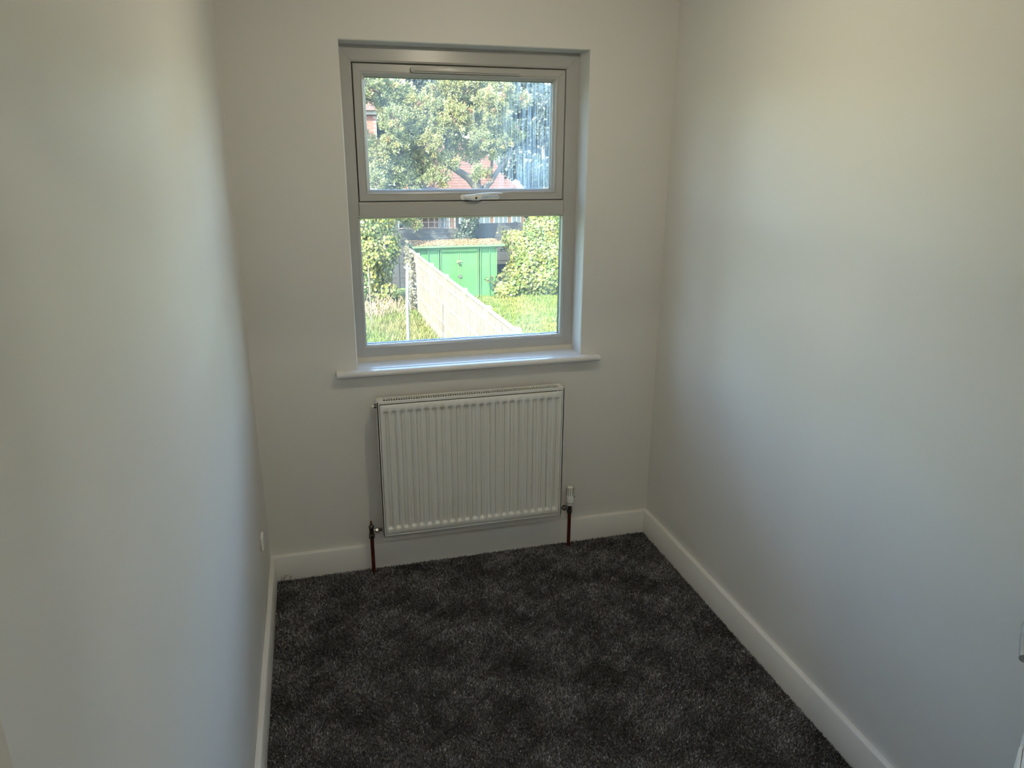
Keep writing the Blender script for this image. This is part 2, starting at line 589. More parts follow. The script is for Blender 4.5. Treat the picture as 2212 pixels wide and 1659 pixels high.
# a few frayed threads in the corner
fr = MB()
for k in range(5):
    x, y = .03 + .012 * k + random.uniform(-.005, .005), -.024 - random.uniform(0, .012)
    fr.tube([(x, y, 0), (x + random.uniform(-.006, .01), y + .002, .012), (x + random.uniform(-.004, .02), y + .002, .018 + random.uniform(0, .014))], .0008, 5)
tag(fr.build('frayed_threads', 'twig', fl), kind='stuff')

# ================================================================== WINDOW
FY = .1145
win = thing('window_1', ((WL + WR) / 2, FY, WB), kind='structure')
# outer frame
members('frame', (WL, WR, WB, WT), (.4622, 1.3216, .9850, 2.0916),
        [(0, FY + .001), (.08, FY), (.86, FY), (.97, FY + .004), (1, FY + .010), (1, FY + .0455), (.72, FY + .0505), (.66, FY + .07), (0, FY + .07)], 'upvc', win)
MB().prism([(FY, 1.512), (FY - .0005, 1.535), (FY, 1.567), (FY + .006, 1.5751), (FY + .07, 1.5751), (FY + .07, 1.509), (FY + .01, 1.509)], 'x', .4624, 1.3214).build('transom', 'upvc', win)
# glazing bead of the fixed lower light
lo_o, lo_i = (.4490, 1.3365, .9715, 1.5215), (.4631, 1.3223, .9865, 1.5077)
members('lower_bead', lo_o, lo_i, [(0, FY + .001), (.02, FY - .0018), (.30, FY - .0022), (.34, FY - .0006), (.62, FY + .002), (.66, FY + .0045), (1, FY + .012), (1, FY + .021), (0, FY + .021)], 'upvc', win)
# opening sash of the upper light
SO, SI = (.4652, 1.3186, 1.5781, 2.0886), (.5098, 1.2685, 1.6208, 2.0420)
sash = thing('opening_sash', (0, 0, 0))
sash.parent = win
sash.location = (0, 0, .66)
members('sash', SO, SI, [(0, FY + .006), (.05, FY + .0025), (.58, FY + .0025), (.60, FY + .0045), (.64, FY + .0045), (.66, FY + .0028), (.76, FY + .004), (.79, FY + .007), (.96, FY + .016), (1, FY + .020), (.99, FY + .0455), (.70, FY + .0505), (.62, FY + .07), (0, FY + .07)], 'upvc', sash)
ring([(.458, 1.326, 1.571, 2.096, FY + .022), (.47, 1.314, 1.584, 2.083, FY + .022), (.47, 1.314, 1.584, 2.083, FY + .03), (.458, 1.326, 1.571, 2.096, FY + .03), (.458, 1.326, 1.571, 2.096, FY + .022)]).build('seal_gasket', 'black', win)

def glazing(I, par, gm, d=0.0):
    x0, x1, z0, z1 = I
    e = .006
    y0 = FY + .0225 + d
    MB().box(x0 - e, x1 + e, y0, y0 + .004, z0 - e, z1 + e).build('glass_pane', 'glass', par)
    # sealed-unit spacer bar and gasket
    s = .0012
    ring([(x0 - e, x1 + e, z0 - e, z1 + e, y0 + .0042), (x0 + s, x1 - s, z0 + s, z1 - s, y0 + .0042), (x0 + s, x1 - s, z0 + s, z1 - s, y0 + .0245), (x0 - e, x1 + e, z0 - e, z1 + e, y0 + .0245), (x0 - e, x1 + e, z0 - e, z1 + e, y0 + .0042)]).build('spacer_bar', 'black', par)
    MB().box(x0 - e, x1 + e, y0 + .0247, y0 + .0285, z0 - e, z1 + e).build('outer_glass_pane', gm, par)
glazing(SI, sash, 'glass_up', -.001)
glazing(lo_i, win, 'glass_low', -.001)

# trickle vent on the sash head
tv = MB()
x0, x1, zc, hh = .684, 1.130, 2.0715, .0115
outl = [(x0 + hh * (1 - math.cos(a)), zc + hh * math.sin(a)) for a in np.linspace(math.pi / 2 * .98, -math.pi / 2 * .98, 9)] + [(x1 - hh * (1 - math.cos(a)), zc + hh * math.sin(a)) for a in np.linspace(-math.pi / 2 * .98, math.pi / 2 * .98, 9)]
tv.prism(outl, 'y', FY - .013, FY + .004)
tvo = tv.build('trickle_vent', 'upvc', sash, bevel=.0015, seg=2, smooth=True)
MB().box(x0 + .012, x1 - .012, FY - .0136, FY - .012, zc - .0075, zc - .0062).build('vent_slot', 'slot', tvo)

# espagnolette handle on the sash rail
hz = 1.5905
hd = MB()
outl = [(.884 + .011 * math.cos(a), hz + .011 * math.sin(a)) for a in np.linspace(math.pi / 2, 3 * math.pi / 2, 9)] + [(1.030 + .009 * math.cos(a), hz + .009 * math.sin(a)) for a in np.linspace(-math.pi / 2, math.pi / 2, 9)]
hd.prism(outl, 'y', FY - .004, FY + .003)
ho = hd.build('window_handle', 'plastic', sash, bevel=.0012, smooth=True)
bo = MB()
bo.tube([(.892, FY - .012, hz + .001), (.905, FY - .022, hz + .001), (.925, FY - .025, hz), (.945, FY - .022, hz), (.955, FY - .014, hz)], [.008, .0115, .0125, .0125, .010], 14)
bo.build('handle_boss', 'plastic', ho, smooth=True)
lever = MB()
pts, wd = [], []
N = 14
for i in range(N):
    t = i / (N - 1)
    x = .915 + .130 * t
    z = hz + .006 + .011 * math.sin(t * 1.9)
    y = FY - .022 - .008 * t
    th = .0042 * (1 - t) + .0016
    pts.append((x, y, z, th))
lv_v, lv_f = [], []
for x, y, z, th in pts:
    hw_ = .008 - .003 * (x - .915) / .13
    lv_v += [(x, y - hw_, z - th), (x, y + hw_, z - th), (x, y + hw_, z + th), (x, y - hw_, z + th)]
for i in range(N - 1):
    for k in range(4):
        k2 = (k + 1) % 4
        lv_f.append((i * 4 + k, i * 4 + k2, i * 4 + 4 + k2, i * 4 + 4 + k))
lv_f += [(3, 2, 1, 0), tuple((N - 1) * 4 + k for k in range(4))]
lever.add(lv_v, lv_f)
lever.build('handle_lever', 'plastic', ho, smooth=True)
MB().lathe((.932, FY - .039, hz - .001), [(.0042, 0), (.0042, .002)], 'y', 12).build('key_lock', 'slot', ho)
MB().lathe((.983, FY - .0048, hz - .003), [(.0016, 0), (.0016, .002)], 'y', 10).build('fixing_hole', 'slot', ho)

# sill board with rounded nose and horns, and the sealant fillet behind it
sb = MB()
NS = .046
zt, zb = .9185, .8935
nose = [(0.0, zb), (-NS + .010, zb), (-NS + .004, zb + .003), (-NS + .001, zb + .008), (-NS, zb + .0125), (-NS + .001, zt - .008), (-NS + .004, zt - .003), (-NS + .010, zt), (0.0, zt)]
sb.prism(nose, 'x', .326, 1.4595)
sb.box(WL + .0002, WR - .0002, 0, FY + .02, zb, zt)
MBs = sb.build('window_sill', 'sillpaint', win, bevel=.0015, smooth=True)
MB().prism([(FY, WB), (FY - .010, WB), (FY - .0095, .9335), (FY - .004, .9365), (FY, .9365)], 'x', WL + .001, WR - .001).build('sill_fillet', 'sealant', win)

# ================================================================== RADIATOR
RX0, RX1, RZ0, RZ1, RYF, RYB = .4731, 1.2731, .1960, .8035, -.1080, -.0420
rad = thing('radiator', ((RX0 + RX1) / 2, -.075, RZ0), 'white fluted panel radiator fixed on the wall below the window', 'radiator')
# pressed front panel, 23 sunk flutes
gx0, gx1, gz0, gz1 = RX0 + .0108, RX1 - .0112, RZ0 + .010, RZ1 - .0125
pitch = .0333
nfl = 23
fx0 = (gx0 + gx1) / 2 - (nfl - 1) * pitch / 2
xs = [gx0, gx0 + .0015]
for i in range(nfl):
    cx = fx0 + i * pitch
    xs += [cx - .0125, cx - .0100, cx - .0065, cx, cx + .0065, cx + .0100, cx + .0125]
xs += [gx1 - .0015, gx1]
zsr = [gz0, gz0 + .0015, RZ0 + .0310, RZ0 + .0335, RZ0 + .0380, RZ0 + .0425, RZ0 + .0445] + list(np.linspace(RZ0 + .1, RZ1 - .1, 6)) + [RZ1 - .0520, RZ1 - .0500, RZ1 - .0455, RZ1 - .0410, RZ1 - .0385, gz1 - .0015, gz1]
def sstep(t):
    t = max(0, min(1, t))
    return t * t * (3 - 2 * t)
def fdepth(x, z):
    k = round((x - fx0) / pitch)
    k = max(0, min(nfl - 1, k))
    dx = abs(x - fx0 - k * pitch)
    a = 1 - sstep((dx - .0060) / .0065)
    zb_ = min((z - (RZ0 + .0310)) / .0115, (RZ1 - .0385 - z) / .0115)
    return .0125 * a * sstep(zb_)
V, F = [], []
for x in xs:
    for z in zsr:
        e = .0015 if x in (gx0, gx1) or z in (gz0, gz1) else 0
        V.append((x, RYF + fdepth(x, z) + e, z))
nzr = len(zsr)
for i in range(len(xs) - 1):
    for j in range(nzr - 1):
        F.append((i * nzr + j, (i + 1) * nzr + j, (i + 1) * nzr + j + 1, i * nzr + j + 1))
fp = MB().add(V, F)
fpo = fp.build('front_panel', 'enamel', rad, smooth='all')
so_ = fpo.modifiers.new('thick', 'SOLIDIFY'); so_.thickness = .0018; so_.offset = -1
# end panels, top grille frame, bottom rim
for x0, x1, s in ((RX0, RX0 + .006, 1), (RX1 - .006, RX1, -1)):
    sp_ = MB().box(x0, x1, RYF + .002, RYB, RZ0 + .001, RZ1)
    lip = (x0, x0 + .0095) if s > 0 else (x1 - .0098, x1)
    sp_.box(lip[0], lip[1], RYF + .002, RYF + .005, RZ0 + .001, RZ1)
    sp_.build('end_panel', 'enamel', rad, bevel=.0012)
MB().box(gx0, gx1, RYF + .003, RYF + .006, RZ0, RZ0 + .0085).box(gx0, gx1, RYF + .004, RYB, RZ0, RZ0 + .002).build('bottom_rim', 'enamel', rad, bevel=.0008)
tg = MB()
tg.box(RX0 + .006, RX1 - .006, RYF + .0035, RYF + .016, RZ1 - .010, RZ1)
tg.box(RX0 + .006, RX1 - .006, RYB - .012, RYB, RZ1 - .010, RZ1)
tg.box(RX0 + .006, RX0 + .028, RYF + .015, RYB - .011, RZ1 - .010, RZ1)
tg.box(RX1 - .020, RX1 - .006, RYF + .015, RYB - .011, RZ1 - .010, RZ1)
tgo = tg.build('top_grille', 'enamel', rad, bevel=.0008)
nsl = 74
bar = MB().box(-.0015, .0015, RYF + .015, RYB - .011, -.010, -.0005).mesh('grille_bar')
bar.materials.append(M['enamel'])
g0, g1 = RX0 + .028, RX1 - .020
for i in range(1, nsl):
    x = g0 + (g1 - g0) * i / nsl
    o = child('grille_bar', bar, tgo, Vector((x, 0, RZ1)) - org(rad))
# convector fins and rear panel inside
cv = MB()
cv.box(RX0 + .012, RX1 - .012, RYB + .001, RYB + .003, RZ0 + .01, RZ1 - .012)
for i in range(60):
    x = RX0 + .02 + (RX1 - RX0 - .04) * i / 59
    cv.box(x - .0004, x + .0004, RYF + .012, RYB, RZ0 + .03, RZ1 - .04)
cv.build('convector', 'darkfin', rad)
for x in (RX0 + .15, RX1 - .15):
    MB().box(x - .015, x + .015, RYB + .002, 0.0, RZ0 + .05, RZ0 + .12).build('wall_bracket', 'enamel', rad)
    MB().box(x - .015, x + .015, RYB + .002, 0.0, RZ1 - .16, RZ1 - .08).build('wall_bracket', 'enamel', rad)
bv = MB().lathe((RX0 - .009, -.072, .778), [(.009, .0), (.0095, .003), (.0095, .009)], 'x', 8).build('bleed_plug', 'brass', rad)
MB().lathe((RX0 - .019, -.072, .778), [(.003, .0), (.0045, .002), (.0045, .011)], 'x', 10).build('bleed_screw', 'plastic', rad)

# ---------------------------------------------------------------- valves and pipes
VY = -.052
vx = .4265
pl = MB().tube([(vx, VY, -.006), (vx, VY, .172)], .0080, 16)
tag(pl.build('copper_pipe', 'redpipe', smooth=True), 'red-brown painted heating pipe rising from carpet below the left valve', 'pipe', 'radiator pipes')
lvv = thing('lockshield_valve', (vx, VY, .172), 'small dark lockshield valve at the lower left of the radiator', 'valve')
MB().lathe((vx, VY, .166), [(.0105, 0), (.0125, .004), (.0125, .016), (.0105, .018)], 'z', 6).build('compression_nut', 'brass', lvv)
MB().lathe((vx, VY, .183), [(.0142, 0), (.0142, .005)], 'z', 24).build('collar', 'chrome', lvv, smooth=True)
MB().lathe((vx, VY, .187), [(.0095, 0), (.0098, .003), (.0098, .030), (.0112, .032), (.0112, .039), (.006, .044)], 'z', 24).build('valve_body', 'brass', lvv, smooth=True)
MB().lathe((vx, VY, .2195), [(.0118, 0), (.0118, .0018)], 'z', 24).build('ring_clip', 'chrome', lvv, smooth=True)
MB().lathe((vx, VY, .230), [(.0042, 0), (.0040, .010), (.0028, .020), (.0018, .022)], 'z', 12).build('spindle', 'redpipe', lvv, smooth=True)
MB().lathe((vx + .006, VY, .2045), [(.0055, 0), (.0055, .012)], 'x', 16).build('valve_arm', 'chrome', lvv, smooth=True)
MB().lathe((vx + .017, VY, .2045), [(.0105, 0), (.0112, .002), (.0112, .010), (.0105, .012)], 'x', 6).build('union_nut', 'chrome', lvv)
MB().lathe((vx + .028, VY, .2045), [(.0065, 0), (.0065, .022)], 'x', 16).build('tail', 'brass', lvv, smooth=True)

tx = 1.3335
pr_ = MB().tube([(tx - .0005, VY, -.006), (tx, VY, .176)], .0080, 16)
tag(pr_.build('copper_pipe', 'redpipe', smooth=True), 'red-brown painted heating pipe rising from carpet below the white thermostatic valve', 'pipe', 'radiator pipes')
tvv = thing('thermostatic_valve', (tx, VY, .176), 'white thermostatic radiator valve with slotted head at the radiator right end', 'valve')
MB().lathe((tx, VY, .170), [(.0105, 0), (.0128, .004), (.0128, .015), (.0105, .018)], 'z', 6).build('compression_nut', 'brass', tvv)
MB().lathe((tx, VY, .186), [(.0100, 0), (.0100, .030)], 'z', 20).build('valve_body', 'brass', tvv, smooth=True)
MB().lathe((tx - .028, VY, .200), [(.0060, 0), (.0060, .024)], 'x', 16).build('valve_arm', 'chrome', tvv, smooth=True)
MB().lathe((tx - .033, VY, .200), [(.0110, 0), (.0120, .003), (.0120, .014), (.0110, .016)], 'x', 6).build('union_nut', 'brass', tvv)
MB().lathe((RX1 - .002, VY, .200), [(.0050, 0), (.0050, .034)], 'x', 16).build('tail', 'brass', tvv, smooth=True)
MB().lathe((tx, VY, .212), [(.0145, 0), (.0165, .004), (.0165, .011)], 'z', 28).build('head_collar', 'plastic', tvv, smooth=True)
MB().lathe((tx, VY, .2232), [(.0172, 0), (.0172, .002)], 'z', 28).build('seam_ring', 'slot', tvv, smooth=True)
hd_prof = [(.0176, .2252), (.0184, .228), (.0184, .2575), (.0178, .2600), (.0172, .262), (.0170, .285), (.0160, .2945), (.0135, .3010), (.0095, .3045), (.003, .3055)]
head = MB().lathe((tx, VY, 0), hd_prof, 'z', 36).build('thermostat_head', 'plastic', tvv, smooth=True)
for k in range(12):
    a = 2 * math.pi * k / 12 + .26
    ca, sa = math.cos(a), math.sin(a)
    pts = [(tx + ca * r, VY + sa * r, z) for r, z in ((.0166, .264), (.0168, .285), (.0158, .2945), (.0132, .3010))]
    MB().tube(pts, .0013, 6).build('head_slot', 'slot', head)
MB().box(tx + .0155, tx + .0188, VY - .0105, VY - .006, .252, .259).build('setting_mark', 'slot', head)

# ---------------------------------------------------------------- plate on the left wall
wp = thing('wall_plate', (0.0, -.305, .325), 'small white outlet plate low on the left wall near the corner', 'wall plate')
MB().box(-.002, .0075, -.332, -.278, .325, .379).build('plate', 'plastic', wp, bevel=.003, seg=2, smooth=True)
for z in (.352,):
    for y in (-.324, -.286):
        MB().lathe((.0070, y, z), [(.0030, 0), (.0026, .0010)], 'x', 10).build('plate_screw', 'chrome', wp)

# ---------------------------------------------------------------- room lamp, plus an added fill lamp in the hall
def pendant(x, y, zb, power, colr, label):
    t = thing('pendant_lamp', (x, y, CZ), label, 'lamp')
    MB().lathe((x, y, CZ), [(.045, 0), (.045, -.012), (.02, -.03)], 'z', 24).build('ceiling_rose', 'plastic', t, smooth=True)
    MB().tube([(x, y, CZ - .02), (x, y, zb + .10)], .003, 8).build('flex', 'plastic', t)
    MB().lathe((x, y, zb), [(.018, .045), (.02, .06), (.02, .09), (.006, .105)], 'z', 20).build('lamp_holder', 'plastic', t, smooth=True)
    em = bpy.data.materials.new('lit_bulb')
    em.use_nodes = True
    nt = em.node_tree
    nt.nodes.clear()
    e = nt.nodes.new('ShaderNodeEmission')
    e.inputs[0].default_value = (*colr, 1)
    e.inputs[1].default_value = power
    o = nt.nodes.new('ShaderNodeOutputMaterial')
    nt.links.new(e.outputs[0], o.inputs[0])
    # LED bulb: opaque collar above, glowing dome below
    MB().lathe((x, y, zb), [(.0310, .0005), (.0312, .006), (.027, .022), (.02, .036), (.015, .047)], 'z', 20).build('bulb_collar', 'plastic', t, smooth='all')
    MB().lathe((x, y, zb), [(.003, -.0305), (.013, -.028), (.022, -.0215), (.028, -.012), (.0305, 0)], 'z', 20).build('bulb_dome', em, t, smooth='all')
    return t
pendant(.93, -1.06, 2.28, LAMP_POWER, LAMP_COL, 'bare warm bulb hanging from the ceiling of the small room')
pendant(.30, -3.45, 2.26, HALL_FILL_POWER, (1.0, .9, .72), 'added fill bulb hanging from the ceiling of the hallway')  # added to lift the lower walls, no hall lamp is seen

# ================================================================== THE GARDEN
G = -2.6
tag(MB().box(-300, 320, .35, 600, G - .3, G).build('ground', 'soil'), kind='structure')

def grass(name, n, x0, x1, y0, y1, hmin, hmax, cols, w0=.010, droop=.5, keep=None, parent=None):
    x = rng.uniform(x0, x1, n)
    y = rng.uniform(y0, y1, n)
    if keep is not None:
        k = keep(x, y)
        x, y = x[k], y[k]
    n = len(x)
    P = np.stack([x, y, np.full(n, G - .005)], 1)
    D = np.stack([rng.normal(0, droop, n), rng.normal(0, droop, n), np.ones(n)], 1)
    a = rng.uniform(0, 6.28, n)
    S = np.stack([np.cos(a), np.sin(a), np.zeros(n)], 1)
    patch = np.clip(.5 + .5 * wave(x, y, 31, 2.2) + rng.normal(0, .25, n), 0, 1)[:, None]
    c = np.array(cols[0])[None] * (1 - patch) + np.array(cols[1])[None] * patch
    c = c * np.exp(rng.normal(0, .22, (n, 1)))
    h = rng.uniform(hmin, hmax, n) * (1 + .3 * wave(x, y, 33, .8))
    return leaves(name, P, D, S, h, np.full(n, w0), np.clip(c, 0, 2), 'leaf', parent)
lg = grass('lawn_grass', 70000, 3.2, 8.6, 8.2, 19.3, .05, .13, ((.62, .95, .12), (1.05, 1.0, .17)), .016)
tag(lg, 'bright green mown grass right of the pale fence', 'grass', kind='stuff')
dg = grass('rough_grass', 42000, .4, 3.0, 10.5, 19.5, .08, .26, ((.55, .80, .10), (1.0, .84, .26)), .013, .6)
tag(dg, 'long yellowing grass left of the pale fence', 'grass', kind='stuff')
# dead stems heaped at the foot of the vine
ds = MB()
for k in range(170):
    x, y = rng.uniform(1.3, 2.6), rng.uniform(16.6, 18.4)
    a = rng.uniform(0, 6.28)
    l = rng.uniform(.2, .55)
    h = rng.uniform(.05, .5)
    ds.tube([(x, y, G + h * .2), (x + math.cos(a) * l * .5, y + math.sin(a) * l * .3, G + h), (x + math.cos(a) * l, y + math.sin(a) * l * .5, G + h * .6)], [.010, .008, .005], 4, False)
M['stem'] = mat('dead_stem', (0.1304, 0.0888, 0.0504), .85, var=.3, vscale=6)
tag(ds.build('dead_stems', 'stem'), 'heap of dead brown stems at the foot of the left vine', 'dead stems', kind='stuff')

# ---------------------------------------------------------------- pale panel fence on concrete posts
fx = lambda y: 3.325 + (3.066 - 3.325) * (y - 7.93) / (17.05 - 7.93)
fence = thing('panel_fence', (fx(12), 12, G), 'pale weathered timber panel fence on concrete posts receding from the window', 'fence')
fy = [6.11, 7.93, 9.72, 11.54, 13.34, 15.10, 17.05, 18.95]
pst = MB()
pst.box(-.055, .055, -.05, .05, 0, 1.70)
pst.prism([(-.055, 1.70), (.055, 1.70), (.045, 1.715), (-.045, 1.715)], 'y', -.05, .05)
pme = pst.mesh('post', bevel=.006, seg=1)
pme.materials.append(M['concrete'])
FR = org(fence)
for y in fy:
    child('concrete_post', pme, fence, Vector((fx(y), y, G)) - FR)
def panel_mesh(L, seed):
    r = random.Random(seed)
    mb = MB()
    n = int(L / .105)
    for i in range(n):
        y = -L / 2 + L * i / n
        t = .012 + r.uniform(0, .006)
        mb.add([(-t, y, .20), (.008, y, .20), (.008, y + L / n + .012, .20), (-.002, y + L / n + .012, .20), (-t, y, 1.635), (.008, y, 1.635), (.008, y + L / n + .012, 1.635), (-.002, y + L / n + .012, 1.635)],
               [(0, 3, 2, 1), (4, 5, 6, 7), (0, 1, 5, 4), (1, 2, 6, 5), (2, 3, 7, 6), (3, 0, 4, 7)])
    return mb.mesh('boards')
for i in range(len(fy) - 1):
    y0, y1 = fy[i] + .065, fy[i + 1] - .055
    L = y1 - y0
    yc = (y0 + y1) / 2
    sl_ = math.atan2(fx(y0) - fx(y1), y1 - y0)
    pm = panel_mesh(L, i)
    pm.materials.append(M['wood_pale'])
    base = Vector((fx(yc), yc, G)) - FR
    pn = child('fence_panel', pm, fence, base, (0, 0, sl_))
    gb = MB().box(-.022, .022, -L / 2 - .03, L / 2 + .03, -.02, .27).mesh('gravel_board', bevel=.006, seg=1)
    gb.materials.append(M['concrete'])
    child('gravel_board', gb, fence, base, (0, 0, sl_))
    for z in (.52, .98, 1.42):
        rl = MB().prism([(-.030, z - .022), (-.008, z - .032), (-.008, z + .032), (-.030, z + .008)], 'y', -L / 2, L / 2).mesh('rail')
        rl.materials.append(M['wood_pale'])
        child('rail', rl, pn)
    cp2 = MB().box(-.04, .03, -L / 2, L / 2, 1.635, 1.67).mesh('capping')
    cp2.materials.append(M['wood_pale'])
    child('capping', cp2, pn)

# ---------------------------------------------------------------- washing line pole
pole = thing('washing_line_pole', (2.17, 12.6, G), 'slim galvanised washing line pole left of the pale fence', 'pole')
MB().tube([(2.17, 12.6, G - .02), (2.175, 12.6, -1.45), (2.205, 12.6, -.62), (2.205, 12.6, -.50)], [.036, .036, .030, .022], 14).build('pole_tube', 'steel', pole, smooth=True)
MB().tube([(2.14, 12.6, -.575), (2.165, 12.58, -.600), (2.205, 12.57, -.605), (2.245, 12.58, -.600), (2.275, 12.6, -.572)], .014, 8).build('line_hook', 'steel', pole, smooth=True)
MB().tube([(2.205, 12.565, -1.28), (2.225, 12.555, -1.36), (2.245, 12.555, -1.46), (2.225, 12.56, -1.48)], .010, 8).build('cleat', 'steel', pole, smooth=True)

# pale upright frame at the far left
st = thing('garden_stake', (1.62, 15.4, G), 'pale upright garden stake in front of the left vine', 'stake')
MB().tube([(1.62, 15.4, G - .02), (1.60, 15.4, -.92)], .014, 10).build('stake_tube', 'wood_pale', st, smooth=True)

# ---------------------------------------------------------------- green shed
SX0, SX1, SYF, SYB, SZE = 3.40, 5.80, 19.2, 20.25, -1.02
shed = thing('garden_shed', ((SX0 + SX1) / 2, SYF, G), 'green metal garden shed with double doors and leaf-strewn roof', 'shed')
MB().box(SX0 + .02, SX1 - .02, SYF + .03, SYB, G, SZE).build('shed_body', 'shed', shed)
xsd = [SX0, 3.665, 3.975, 4.06]
for a, b in ((SX0, 3.665), (3.665, 3.985), (5.285, 5.560), (5.560, SX1)):
    MB().box(a + .012, b - .012, SYF + .012, SYF + .04, G + .03, SZE - .08).build('wall_sheet', 'shed', shed, bevel=.004)
for x in (SX0 + .005, 3.665, 3.985, 4.055, 5.215, 5.285, 5.560, SX1 - .008):
    MB().prism([(x - .014, SYF + .03), (x - .010, SYF - .040), (x + .010, SYF - .040), (x + .014, SYF + .03)], 'z', G, SZE - .05).build('rib', 'shedtrim', shed)
MB().box(4.07, 5.20, SYF - .030, SYF + .03, SZE - .145, SZE - .07).build('door_header', 'shedtrim', shed, bevel=.004)
MB().box(SX0, SX1, SYF - .015, SYF + .03, SZE - .075, SZE + .0).build('fascia', 'shed', shed, bevel=.004)  # darker sheet green stands in for the shadow under the eave
for a, b in ((4.085, 4.628), (4.642, 5.190)):
    d = MB().box(a, b, SYF + .018, SYF + .035, G + .05, SZE - .16).build('shed_door', 'shed', shed, bevel=.004)
    MB().box(a, a + .03, SYF + .004, SYF + .022, G + .05, SZE - .16).build('door_edge', 'shedtrim', d)
    MB().box(b - .03, b, SYF + .004, SYF + .022, G + .05, SZE - .16).build('door_edge', 'shedtrim', d)
lt = MB().box(4.55, 4.60, SYF - .03, SYF, -1.50, -1.43).box(4.62, 4.72, SYF - .02, SYF, -1.475, -1.455).build('door_latch', 'rust', shed, bevel=.004)
MB().lathe((4.635, SYF - .028, -1.545), [(.028, -.02), (.034, 0), (.034, .03), (.02, .045)], 'z', 10).build('padlock', 'brass', shed)
MB().lathe((4.64, SYF - .02, -1.92), [(.055, 0), (.06, .012), (.03, .02)], 'y', 10).build('dark_disc', 'brass', shed)  # small dark disc on the doors below the padlock
ov = .22
rf = MB().add([(SX0 - ov, SYF - ov, -1.005), (SX1 + ov, SYF - ov, -1.005), (SX1 + ov, SYB + .1, -.985), (SX0 - ov, SYB + .1, -.985),
               (SX0 - ov, SYF - ov, -.955), (SX1 + ov, SYF - ov, -.955), (SX1 + ov, SYB + .1, -.935), (SX0 - ov, SYB + .1, -.935)],
              [(0, 3, 2, 1), (4, 5, 6, 7), (0, 1, 5, 4), (1, 2, 6, 5), (2, 3, 7, 6), (3, 0, 4, 7)]).build('shed_roof', 'shedtrim', shed, bevel=.008)
n = 9000
lx_, ly_ = rng.uniform(SX0 - ov + .03, SX1 + ov - .03, n), rng.uniform(SYF - ov + .02, SYB + .05, n)
P = np.stack([lx_, ly_, -.953 + (ly_ - SYF + ov) * .0142 + rng.uniform(0, .022, n)], 1)
a = rng.uniform(0, 6.28, n)
D = np.stack([np.cos(a), np.sin(a), rng.normal(.1, .35, n)], 1)
S = np.stack([-np.sin(a), np.cos(a), rng.normal(0, .3, n)], 1)
t = rng.uniform(0, 1, (n, 1))
c = np.array([[1.75, 1.15, .55]]) * (1 - t) + np.array([[1.0, .46, .20]]) * t
leaves('leaf_litter', P, D, S, rng.uniform(.02, .05, n), rng.uniform(.015, .03, n), np.clip(c * np.exp(rng.normal(0, .25, (n, 1))), 0, 2.6), 'litter', rf, broad=True)

# ---------------------------------------------------------------- dark boarded boundary fence with trellis
bf = thing('boundary_fence', (5, 21.35, G), 'dark weathered horizontal board fence with trellis behind the shed', 'fence')
BFo = org(bf)
BW = 2.0
bxs = np.arange(-3.0, 13.1, BW)
for bi, x0 in enumerate(bxs[:-1]):
    top = 12 if x0 < 4.5 else 13
    for k in range(top):
        z0 = G + .04 + k * .155
        r1, r2 = random.uniform(-.006, .006), random.uniform(-.012, .012)
        bmesh_ = MB().add([(0, r1, 0), (BW - .06, r1, 0), (BW - .06, .03 + r1, 0), (0, .03 + r1, 0), (0, .012 + r1, .165 + r2), (BW - .06, .012 + r1, .165), (BW - .06, .03 + r1, .165), (0, .03 + r1, .165 + r2)],
                          [(0, 3, 2, 1), (4, 5, 6, 7), (0, 1, 5, 4), (1, 2, 6, 5), (2, 3, 7, 6), (3, 0, 4, 7)]).mesh('board')
        bmesh_.materials.append(M['wood_dark'])
        child('board', bmesh_, bf, Vector((x0 + .03, 21.35, z0)) - BFo)
for x in bxs:
    MB().box(x - .04, x + .04, 21.33, 21.42, G, G + 2.1 + (.35 if x < 5.5 else 0)).build('fence_post', 'wood_dark', bf, bevel=.006, seg=1)
M['trel'] = mat('pink_weathered_trellis', (0.0661, 0.0454, 0.0353), .85, var=.3, vscale=6)
tz0, tz1 = G + 1.93, G + 2.42
for x in np.arange(3.05, 5.05, .20):
    MB().box(x - .016, x + .016, 21.35, 21.37, tz0, tz1).build('trellis_lath', 'trel', bf)
for z in (tz0 + .02, tz0 + .20, tz0 + .38):
    MB().box(3.0, 5.0, 21.37, 21.388, z - .016, z + .016).build('trellis_lath', 'trel', bf)

